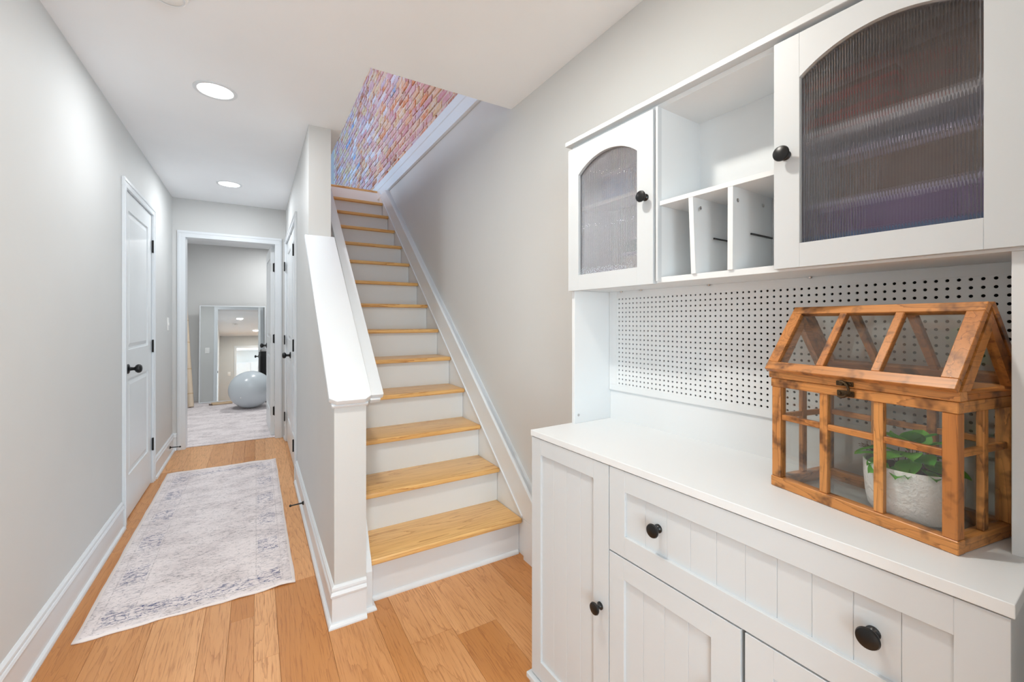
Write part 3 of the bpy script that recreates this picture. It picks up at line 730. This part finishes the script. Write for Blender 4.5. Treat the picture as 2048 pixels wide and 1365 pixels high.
# back room furniture seen only in the mirror
bc = root('wall_cabinet', (.20, -3.198, 0), label='tall white cupboard in the room behind the viewer, seen in the mirror', cat='cupboard')
MB().box(-.55, .55, 0, .38, .1, 1.95).build('carcass', CAB, bc)
for sx in (-1, 1):
    dd = MB().box(min(0, sx*.54)+.003, max(0, sx*.54)-.003, .38, .40, .12, 1.93, bev=.002).build('door', CAB, bc)
    MB().box(sx*.52-.008, sx*.52+.008, .40, .408, 1.6, 1.68).build('hinge', BLACK, dd)

# ------------------------------------------------------------------ hutch cabinet (local: X along the front, Y towards the wall, Z up)
cb = root('hutch_cabinet', (.807, 1.216, 0), R(-87.65), label='tall white hutch cabinet with beadboard doors below and fluted glass doors above', cat='cabinet')
CW, CDp = 1.072, .372
mb = MB()
mb.box(.001, .016, .0195, CDp, .0, .853); mb.box(CW-.016, CW-.001, .0195, CDp, 0, .853)
mb.box(.016, CW-.016, .025, CDp, .05, .065); mb.box(.016, CW-.016, CDp-.006, CDp, .05, .853)
mb.box(.352, .362, .030, CDp-.01, .065, .853); mb.box(.362, CW-.016, .05, CDp-.01, .618, .632)
mb.box(.016, CW-.016, .03, CDp-.01, .838, .853)
mb.build('carcass', CAB, cb)
MB().box(-.003, CW+.004, -.003, CDp+.002, .8555, .875, bev=.0012).build('countertop', CAB_LIT, cb)
mb = MB(); mb.box(-.014, CW+.012, -.014, .012, .030, .048, bev=.003); mb.box(-.006, CW+.004, -.004, .012, 0, .030); mb.box(-.014, -.001, .012, CDp, .030, .048, bev=.002)
mb.build('base_molding', CAB, cb)
MB().box(.3625, CW-.0165, .0215, .024, .066, .60).build('gap_shade_sheet', DARK, cb)  # added dark sheet paints the shade seen through the lower door gaps
KNOB = [(0, 0), (.0105, 0), (.0105, .0025), (.008, .0045), (.0055, .008), (.0055, .014), (.009, .0175), (.0155, .0195), (.0168, .0225), (.0155, .026), (.009, .0285), (0, .0292)]
def cab_knob(parent, x, z, yf):
    M = Matrix.Translation((x, yf, z)) @ Matrix.Rotation(R(90), 4, 'X')
    return MB().lathe(KNOB, M, 28).build('knob', BLACK, parent, smooth=True)
def shaker(name, x0, x1, z0, z1, l, r, t, b_, boards, yf=0.0, th=.018):
    """frame and separate beadboard boards recessed inside it; l r t b_ = rail widths"""
    mb = MB(); e = .0006
    mb.box(x0, x0+l, yf, yf+th, z0, z1, bev=e, seg=1); mb.box(x1-r, x1, yf, yf+th, z0, z1, bev=e, seg=1)
    mb.box(x0+l, x1-r, yf, yf+th, z0, z0+b_, bev=e, seg=1); mb.box(x0+l, x1-r, yf, yf+th, z1-t, z1, bev=e, seg=1)
    fr = mb.build(name, CAB, cb)
    xs = [x0+l]+boards+[x1-r]
    for a, c in zip(xs[:-1], xs[1:]):
        MB().box(a+(.0002 if a != xs[0] else -.003), c-(.0002 if c != xs[-1] else -.003), yf+.008, yf+.014, z0+b_-.003, z1-t+.003, bev=.0007, seg=1).build('board', CAB, fr)
    MB().box(x0+l-.003, x1-r+.003, yf+.0142, yf+.0165, z0+b_-.003, z1-t+.003).build('panel_back', CABIN, fr)
    return fr
dA = shaker('door', .0, .3545, .052, .853, .049, .059, .052, .061, [.110, .172, .234]); cab_knob(dA, .324, .455, 0)
dr = shaker('drawer', .3575, CW, .6275, .853, .0535, .0535, .054, .054, [.472, .534, .597, .659, .720, .780, .838, .899, .960])
cab_knob(dr, .511, .743, .008); cab_knob(dr, .925, .743, .008)
dB = shaker('door', .3575, .7150, .052, .6235, .0515, .064, .055, .061, [.465, .528, .592])
dC = shaker('door', .7235, CW, .052, .6235, .0535, .0535, .055, .061, [.838, .899, .960])
cab_knob(dB, .684, .455, 0); cab_knob(dC, .756, .455, 0)
# hutch side panels and back
HY0, HY1 = .1775, .3705
for a, b_ in ((.003, .0175), (1.0495, 1.067)):
    MB().box(a, b_, HY0, HY1, .875, 1.356, bev=.0008, seg=1).build('hutch_side', CAB_LIT, cb)
MB().box(.018, 1.049, .358, .3705, .875, .985).build('back_panel', CAB_LIT, cb)
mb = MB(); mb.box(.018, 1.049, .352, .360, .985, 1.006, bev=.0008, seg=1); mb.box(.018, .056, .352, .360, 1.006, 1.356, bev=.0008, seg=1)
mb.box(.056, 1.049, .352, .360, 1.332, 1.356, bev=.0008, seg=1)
mb.build('pegboard_frame', CAB_LIT, cb)
# pegboard with real holes, hollow behind closed by a shade-coloured sheet
PIT = .0165
nx, nz = 59, 20
X0h, Z0h = .0675, 1.0135
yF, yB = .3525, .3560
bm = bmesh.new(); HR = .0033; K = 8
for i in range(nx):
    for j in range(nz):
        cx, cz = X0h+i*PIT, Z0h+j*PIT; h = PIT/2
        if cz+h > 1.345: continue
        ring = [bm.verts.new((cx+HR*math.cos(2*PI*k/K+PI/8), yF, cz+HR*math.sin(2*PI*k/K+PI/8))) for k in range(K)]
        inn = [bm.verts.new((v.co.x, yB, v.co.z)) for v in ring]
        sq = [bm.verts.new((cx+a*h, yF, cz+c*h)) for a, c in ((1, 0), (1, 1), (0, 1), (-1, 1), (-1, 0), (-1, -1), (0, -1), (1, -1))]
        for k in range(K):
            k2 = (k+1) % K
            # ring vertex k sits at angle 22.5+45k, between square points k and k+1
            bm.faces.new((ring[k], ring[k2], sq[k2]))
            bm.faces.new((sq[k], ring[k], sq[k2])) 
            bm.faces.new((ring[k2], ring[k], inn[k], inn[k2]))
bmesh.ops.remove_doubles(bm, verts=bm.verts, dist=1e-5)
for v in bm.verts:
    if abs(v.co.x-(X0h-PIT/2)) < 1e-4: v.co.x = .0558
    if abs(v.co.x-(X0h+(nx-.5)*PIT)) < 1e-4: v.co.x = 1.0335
me = bpy.data.meshes.new('pegboard'); bmesh.ops.recalc_face_normals(bm, faces=bm.faces); bm.to_mesh(me); bm.free(); me.materials.append(CAB_LIT)
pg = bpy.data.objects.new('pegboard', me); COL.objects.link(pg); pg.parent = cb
MB().box(.019, 1.049, .3625, .366, .986, 1.355).build('peg_hole_shade', DARK, cb)  # dark sheet added for the shade in the gap behind the holes
# upper body
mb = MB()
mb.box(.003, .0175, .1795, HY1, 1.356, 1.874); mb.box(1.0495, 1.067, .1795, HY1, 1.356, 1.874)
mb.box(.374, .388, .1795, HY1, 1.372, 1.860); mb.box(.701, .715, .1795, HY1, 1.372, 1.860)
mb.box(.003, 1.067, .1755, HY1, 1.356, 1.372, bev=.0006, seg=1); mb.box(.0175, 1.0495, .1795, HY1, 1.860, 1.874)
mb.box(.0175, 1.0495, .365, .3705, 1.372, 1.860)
mb.build('upper_carcass', CAB_LIT, cb)
MB().box(-.006, CW+.006, .153, HY1+.002, 1.874, 1.890, bev=.001, seg=1).build('top_board', CAB, cb)
MB().box(.388, .701, .170, .365, 1.577, 1.5895, bev=.0005, seg=1).build('shelf', CAB_LIT, cb)
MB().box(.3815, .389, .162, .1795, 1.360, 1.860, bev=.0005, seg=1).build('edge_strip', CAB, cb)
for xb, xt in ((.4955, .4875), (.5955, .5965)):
    mb = MB(); mb.prism([(xb-.0065, 1.372), (xb+.0065, 1.372), (xt+.0065, 1.577), (xt-.0065, 1.577)], .171, .360, 'Y'); mb.build('divider', CAB_LIT, cb)
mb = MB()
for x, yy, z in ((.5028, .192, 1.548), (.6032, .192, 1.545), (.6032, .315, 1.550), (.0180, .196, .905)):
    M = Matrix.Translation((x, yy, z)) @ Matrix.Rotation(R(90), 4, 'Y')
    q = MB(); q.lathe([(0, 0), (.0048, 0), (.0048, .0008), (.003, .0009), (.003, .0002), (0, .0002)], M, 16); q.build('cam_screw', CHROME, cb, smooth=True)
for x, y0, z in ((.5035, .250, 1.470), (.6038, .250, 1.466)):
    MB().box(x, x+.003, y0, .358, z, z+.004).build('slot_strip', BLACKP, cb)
MB().box(.0185, .3735, .205, .360, 1.640, 1.652).build('shelf', CAB_LIT, cb)
MB().box(.7155, 1.049, .205, .360, 1.645, 1.657).build('shelf', CAB_LIT, cb)
# small clips under the upper body
for x, yy in ((.175, .345), (.085, .345), (.43, .345), (.70, .345)):
    MB().lathe([(0, 0), (.006, 0), (.005, -.004), (0, -.005)], Matrix.Translation((x, yy, 1.3555)), 12).build('clip', CHROME, cb, smooth=True)
def arch_pts(x0, x1, zs, rise, n=20):
    w = (x1-x0)/2; rad = (w*w+rise*rise)/(2*rise); cx = (x0+x1)/2; cz = zs+rise-rad
    a0 = math.atan2(zs-cz, w); a1 = PI-a0
    return [(cx+rad*math.cos(a0+(a1-a0)*i/n), cz+rad*math.sin(a0+(a1-a0)*i/n)) for i in range(n+1)], (cx, cz, rad)
def glass_door(x0, x1, z0, z1, gx0, gx1, gz0, zs, rise, knobx):
    yf, th = .159, .018
    mb = MB(); e = .0006
    mb.box(x0, gx0, yf, yf+th, z0, z1, bev=e, seg=1); mb.box(gx1, x1, yf, yf+th, z0, z1, bev=e, seg=1); mb.box(gx0, gx1, yf, yf+th, z0, gz0, bev=e, seg=1)
    arc, (cx, cz, rad) = arch_pts(gx0, gx1, zs, rise, 28)      # from right spring to left spring
    pts = [(gx1, z1)]+arc+[(gx0, z1)]
    # as strips so that the concave outline stays clean
    for a, c in zip(arc[:-1], arc[1:]):
        mb.prism([(a[0], a[1]), (a[0], z1-.0003), (c[0], z1-.0003), (c[0], c[1])], yf+.0003, yf+th, 'Y')
    d = mb.build('hutch_door', CAB, cb)
    # fluted pane
    p = .0045; n = int((gx1-gx0+.006)/p); seg = 6; xs0 = gx0-.003
    bm = bmesh.new(); prev = None
    def ztop(x):
        x = min(max(x, gx0), gx1); return cz+math.sqrt(max(rad*rad-(x-cx)**2, 0))+.002
    for i in range(n*seg+1):
        x = xs0+i*p/seg; ph = (i % seg)/seg
        yy = yf+.0125-.0024*math.sin(PI*ph)
        cur = [bm.verts.new(q) for q in ((x, yy, gz0-.003), (x, yy, ztop(x)), (x, yf+.0150, gz0-.003), (x, yf+.0150, ztop(x)))]
        if prev:
            bm.faces.new((prev[0], cur[0], cur[1], prev[1])); bm.faces.new((prev[3], cur[3], cur[2], prev[2]))
            bm.faces.new((prev[1], cur[1], cur[3], prev[3])); bm.faces.new((prev[2], cur[2], cur[0], prev[0]))
        else: bm.faces.new((cur[0], cur[1], cur[3], cur[2]))
        prev = cur
    bm.faces.new((prev[0], prev[2], prev[3], prev[1]))
    bmesh.ops.recalc_face_normals(bm, faces=bm.faces)
    me = bpy.data.meshes.new('fluted_pane'); bm.to_mesh(me); bm.free(); me.materials.append(FLUTE)
    me.polygons.foreach_set('use_smooth', [True]*len(me.polygons)); me.set_sharp_from_angle(angle=R(60))
    o = bpy.data.objects.new('fluted_pane', me); COL.objects.link(o); o.parent = d
    cab_knob(d, knobx, 1.608, yf)
    return d
glass_door(.004, .3745, 1.353, 1.858, .057, .316, 1.407, 1.757, .047, .349)
glass_door(.7030, 1.067, 1.361, 1.863, .7545, 1.0225, 1.4125, 1.768, .047, .728)

# things kept behind the fluted glass; world placement through the cabinet matrix
CM = ROOTM[cb.name]
def cab_thing(name, x, y, z, label, cat, rz=0):
    p = CM @ Vector((x, y, z))
    return root(name, p, R(-87.65)+rz, label=label, cat=cat)
def simple_box(name, x, y, z, w, d, h, mat, label, cat='box', lid=None, bands=None, rz=0):
    o = cab_thing(name, x, y, z, label, cat, rz)
    MB().box(-w/2, w/2, -d/2, d/2, 0, h, bev=.002).build('body', mat, o)
    if lid: MB().box(-w/2-.002, w/2+.002, -d/2-.002, d/2+.002, h, h+.010, bev=.002).build('lid', lid, o)
    for bz in bands or []: MB().box(-w/2-.0008, w/2+.0008, -d/2-.0008, d/2+.0008, bz, bz+.008).build('band', REDB, o)
    return o
simple_box('storage_box', .80, .285, 1.657, .150, .10, .130, BROWNB, 'grey brown box with red bands behind the large fluted pane, upper shelf', bands=[.022, .064, .106])
simple_box('storage_box', .96, .290, 1.657, .150, .10, .155, BROWNB, 'plain grey brown box at the right behind the large fluted pane, upper shelf')
simple_box('storage_box', .885, .285, 1.372, .30, .13, .05, PURPLE, 'flat purple box at the bottom behind the large fluted pane', lid=BLUEB)
simple_box('storage_box', .885, .290, 1.434, .28, .12, .06, PURPLE, 'dark purple box stacked on the flat purple box behind the large fluted pane', lid=LILAC)
simple_box('storage_box', .90, .290, 1.506, .26, .11, .09, BROWNB, 'upper brown box under the shelf behind the large fluted pane', lid=LILAC)
simple_box('card_pack', .775, .218, 1.372, .055, .014, .038, CREAM, 'small cream pack at the lower left behind the large fluted pane', cat='packet')
simple_box('storage_box', .16, .285, 1.652, .13, .10, .085, BLUEB, 'blue box on the shelf behind the small fluted pane', lid=LILAC)
simple_box('storage_box', .275, .290, 1.652, .08, .09, .07, CREAM, 'cream box beside the blue box behind the small fluted pane')
simple_box('storage_box', .27, .285, 1.372, .14, .10, .085, CREAM, 'pale box at the bottom behind the small fluted pane', lid=LILAC)
simple_box('storage_box', .28, .285, 1.468, .12, .09, .04, TEAL, 'teal box on the pale box behind the small fluted pane')
simple_box('storage_box', .10, .290, 1.372, .12, .09, .06, LILAC, 'pale lilac box at the left behind the small fluted pane')

# ------------------------------------------------------------------ wooden glass terrarium
A = CM @ Vector((.695, .166, .8755))
TA = R(-99.82)
tr = root('glass_terrarium', A, TA, label='house shaped stained wood and glass terrarium on the cabinet counter', cat='terrarium')
TL, TD, TH = .3165, .183, .242
def tbar(name, x0, x1, y0, y1, z0, z1, ax, bev=.0012, parent=None):
    return MB().box(x0, x1, y0, y1, z0, z1, bev=bev, seg=1).build(name, TW[ax], parent or tr)
pw = .0205
for x in (0, TL-pw):
    for y in (0, TD-pw):
        tbar('post', x+.0004, x+pw-.0004, y+.0004, y+pw-.0004, .022, TH-.019, 'Z')
for y in (-.001, TD-pw+.001):
    tbar('bottom_rail', -.001, TL+.001, y, y+pw, 0, .022, 'X'); tbar('top_rail', -.001, TL+.001, y, y+pw, TH-.019, TH, 'X')
for x in (0, TL-pw):
    tbar('side_bottom_rail', x, x+pw, pw-.001, TD-pw+.001, 0, .022, 'Y'); tbar('side_top_rail', x, x+pw, pw-.001, TD-pw+.001, TH-.019, TH, 'Y')
mids = (.110, .206)
for y in (.003, TD-.013):
    for x in mids: tbar('glazing_bar', x-.0075, x+.0075, y, y+.012, .022, TH-.019, 'Z')
    xs = [pw]+[q for m in mids for q in (m-.0075, m+.0075)]+[TL-pw]
    for a, c in zip(xs[::2], xs[1::2]): tbar('glazing_bar', a, c, y+.001, y+.011, .150, .162, 'X')
for x in (.003, TL-.013):
    tbar('glazing_bar', x, x+.010, TD/2-.0075, TD/2+.0075, .022, TH-.019, 'Z')
    tbar('glazing_bar', x+.001, x+.009, pw, TD/2-.0075, .150, .162, 'Y'); tbar('glazing_bar', x+.001, x+.009, TD/2+.0075, TD-pw, .150, .162, 'Y')
MB().box(pw, TL-pw, pw*.5, TD-pw*.5, .004, .007).build('floor_pane', PANE, tr)
for y in (.0095, TD-.0095): MB().box(pw-.002, TL-pw+.002, y-.0008, y+.0008, .020, TH-.017).build('pane', PANE, tr)
for x in (.0085, TL-.0085): MB().box(x-.0008, x+.0008, pw-.002, TD-pw+.002, .020, TH-.017).build('pane', PANE, tr)
# lid: base frame, two gable triangles, two sloping lights
z0 = TH+.0008
for y in (-.004, TD-pw+.002): tbar('lid_rail', -.004, TL+.004, y, y+pw+.002, z0, z0+.016, 'X')
for x in (-.002, TL-pw+.002): tbar('lid_side_rail', x, x+pw, pw-.002, TD-pw+.002, z0, z0+.010, 'Y')
ZE, ZR = z0+.014, .3965
def roof_side(front):
    """a sloping glazed frame from eave to ridge, built in slope coordinates (X, along slope, thickness)"""
    ye, yr = (-.008, TD/2) if front else (TD+.008, TD/2)
    L = math.hypot(yr-ye, ZR-ZE); ang = math.atan2(ZR-ZE, yr-ye)
    M = Matrix.Translation((0, ye, ZE)) @ Matrix.Rotation(ang, 4, 'X')
    t0, t1 = (0, .012) if front else (-.012, 0)
    def sb(name, a0, a1, s0, s1, ax, ta=t0, tb=t1, mat=None):
        mb = MB().box(a0, a1, s0, s1, ta, tb, bev=.001 if mat is None else 0, seg=1, M=M); mb.build(name, mat or TW[ax], tr)
    sb('eave_rail', -.004, TL+.004, 0, .020, 'X'); sb('ridge_rail', -.004, TL+.004, L-.020, L-.001, 'X')
    for a0, a1 in ((-.004, .019), (TL-.019, TL+.004)): sb('rafter', a0, a1, .020, L-.020, 'Y')
    for m in (.108, .206): sb('rafter', m-.007, m+.007, .020, L-.020, 'Y')
    sb('roof_pane', .016, TL-.016, .018, L-.018, 'X', (t0+t1)/2-.0007, (t0+t1)/2+.0007, PANE)
roof_side(True); roof_side(False)
for x in (-.0038, TL-.0102):
    for sgn in (1, -1):
        ye = 0.0 if sgn > 0 else TD
        p0 = (ye+sgn*.002, ZE+.002); p1 = (TD/2, ZR-.010)
        d = Vector((p1[0]-p0[0], p1[1]-p0[1])).normalized(); nrm = Vector((d.y, -d.x))*sgn
        q = [p0, (p0[0]+sgn*.026, p0[1]), (TD/2, ZR-.010-.026*abs(d.y/d.x)+.004), p1]
        mb = MB().prism(q, x, x+.014, 'X'); mb.build('gable_board', TW['Y'], tr)
    MB().prism([(.022, ZE+.003), (TD-.022, ZE+.003), (TD/2, ZR-.040)], x+.006, x+.0074, 'X').build('gable_pane', PANE, tr)
# latch
lt = MB(); lt.box(.141, .171, -.0075, -.0045, TH+.003, TH+.012, bev=.001); lt.box(.141, .171, -.005, -.002, TH-.017, TH-.006, bev=.001)
for x in (.146, .166):
    for z, yy in ((TH+.0075, -.0075), (TH-.0115, -.005)): lt.lathe([(0, 0), (.0035, 0), (.003, .0015), (0, .002)], Matrix.Translation((x, yy, z)) @ Matrix.Rotation(R(90), 4, 'X'), 12)
lt.build('latch_plate', BRONZE, tr, smooth=True)
lh = MB(); pts = []
for i in range(13):
    a = R(100-i*18); pts.append((.153+.013*math.cos(a), -.0115, TH-.003+.015*math.sin(a)))
lh.tube(pts, .0024, 8); lh.lathe([(0, 0), (.0045, 0), (.004, .004), (0, .0045)], Matrix.Translation((.152, -.0075, TH+.0085)) @ Matrix.Rotation(R(90), 4, 'X'), 14)
lh.build('latch_hook', BRONZE, tr, smooth=True)

# ------------------------------------------------------------------ potted plant inside the terrarium
TM = ROOTM[tr.name]
pp = TM @ Vector((.214, .090, .0078))
pl = root('potted_plant', pp, TA, label='green round leaved plant in a white textured ceramic pot inside the terrarium', cat='plant')
PR, PHt = .071, .093
prof = [(0, 0), (.050, 0), (.058, .003), (.064, .012), (.068, .035), (.0705, .07), (PR, PHt), (PR-.001, PHt+.0015), (PR-.004, PHt), (PR-.006, .07), (.05, .02), (0, .015)]
MB().lathe(prof, n=64).build('pot', POT, pl, smooth=True)
bm = MB(); bm.lathe([(0, PHt-.006), (PR-.012, PHt-.010), (PR-.0063, PHt-.018), (0, PHt-.03)], n=32)
bm.build('soil', SOIL, pl)
rl = random.Random(5)
def leaf(origin, az, elev, size, droop):
    bm = bmesh.new(); n, m = 8, 6; g = []
    for i in range(n+1):
        u = i/n; w = size*.42*(math.sin(PI*min(1, u*1.02))**.62)*(1-.25*u)+1e-4
        if i == n: w = .0004
        row = []
        for j in range(m+1):
            v = (j/m-.5)*2
            x = u*size; y = v*w; z = .10*size*v*v*(1-.3*u)-droop*size*u*u+.015*size*math.sin(v*4+u*6)
            row.append(bm.verts.new((x, y, z)))
        g.append(row)
    for i in range(n):
        for j in range(m): bm.faces.new((g[i][j], g[i][j+1], g[i+1][j+1], g[i+1][j]))
    ext = bmesh.ops.solidify(bm, geom=bm.faces[:], thickness=.0008)
    M = Matrix.Translation(origin) @ Matrix.Rotation(az, 4, 'Z') @ Matrix.Rotation(-elev, 4, 'Y') @ Matrix.Rotation(rl.uniform(-.4, .4), 4, 'X')
    bm.transform(M)
    me = bpy.data.meshes.new('leaf'); bmesh.ops.recalc_face_normals(bm, faces=bm.faces); bm.to_mesh(me); bm.free(); me.materials.append(LEAF)
    me.polygons.foreach_set('use_smooth', [True]*len(me.polygons))
    o = bpy.data.objects.new('leaf', me); COL.objects.link(o); o.parent = pl
# (azimuth deg, distance of base, height above rim, size, elevation, droop); local -Y faces the viewer, +X = right
LV = [(-95, .012, .022, .052, 10, .25), (-70, .022, .012, .046, -5, .3), (-120, .020, .014, .050, 0, .3), (-45, .020, .022, .044, 15, .3), (-150, .030, .012, .044, 10, .3),
      (180, .022, .018, .040, 20, .5), (60, .008, .030, .048, 35, .3), (20, .016, .030, .040, 30, .3), (-20, .026, .012, .040, 5, .35), (100, .010, .032, .050, 40, .2),
      (140, .012, .026, .044, 30, .3), (-100, .0, .036, .050, 45, .25), (-60, .0, .040, .044, 55, .25), (-135, .004, .034, .040, 50, .3), (5, .0, .042, .040, 55, .3),
      (-80, .038, .002, .036, -10, .2), (-110, .042, .000, .034, -15, .2), (-40, .040, .002, .032, 0, .2), (80, .03, .01, .04, 10, .3), (0, .035, .006, .036, 10, .4), (-165, .042, .020, .034, 5, .5), (165, .036, .004, .036, 5, .4), (-65, .030, .030, .038, 20, .4), (-20, .010, .036, .036, 40, .4)]
for az, dd, hh, sz, el, dp in LV:
    a = R(az); leaf(Vector((dd*math.cos(a)*1.1, dd*math.sin(a)*1.1, PHt+hh*.85)), a, R(el), sz*1.12, dp)
sm = MB()
for i in range(26):
    a = rl.uniform(0, 2*PI); q = rl.uniform(.005, .05); k = rl.uniform(.4, 1.1)
    p0 = Vector((q*math.cos(a)*.5, q*math.sin(a)*.5, PHt-.008)); p2 = Vector((q*math.cos(a)*k, q*math.sin(a)*k, PHt+rl.uniform(.005, .035)))
    sm.tube([p0, (p0+p2)/2+Vector((0, 0, .006)), p2], .0008, 5)
for i in range(14):
    dx = rl.uniform(-.030, -.006); dz = rl.uniform(.004, .028)
    sm.tube([(-.050, rl.uniform(-.02, .02), PHt+.004), (-.058+dx*.5, rl.uniform(-.02, .01), PHt+dz*.7), (-.060+dx, rl.uniform(-.025, .01), PHt+dz)], .0006, 5)
sm.build('stems', STEMM, pl)
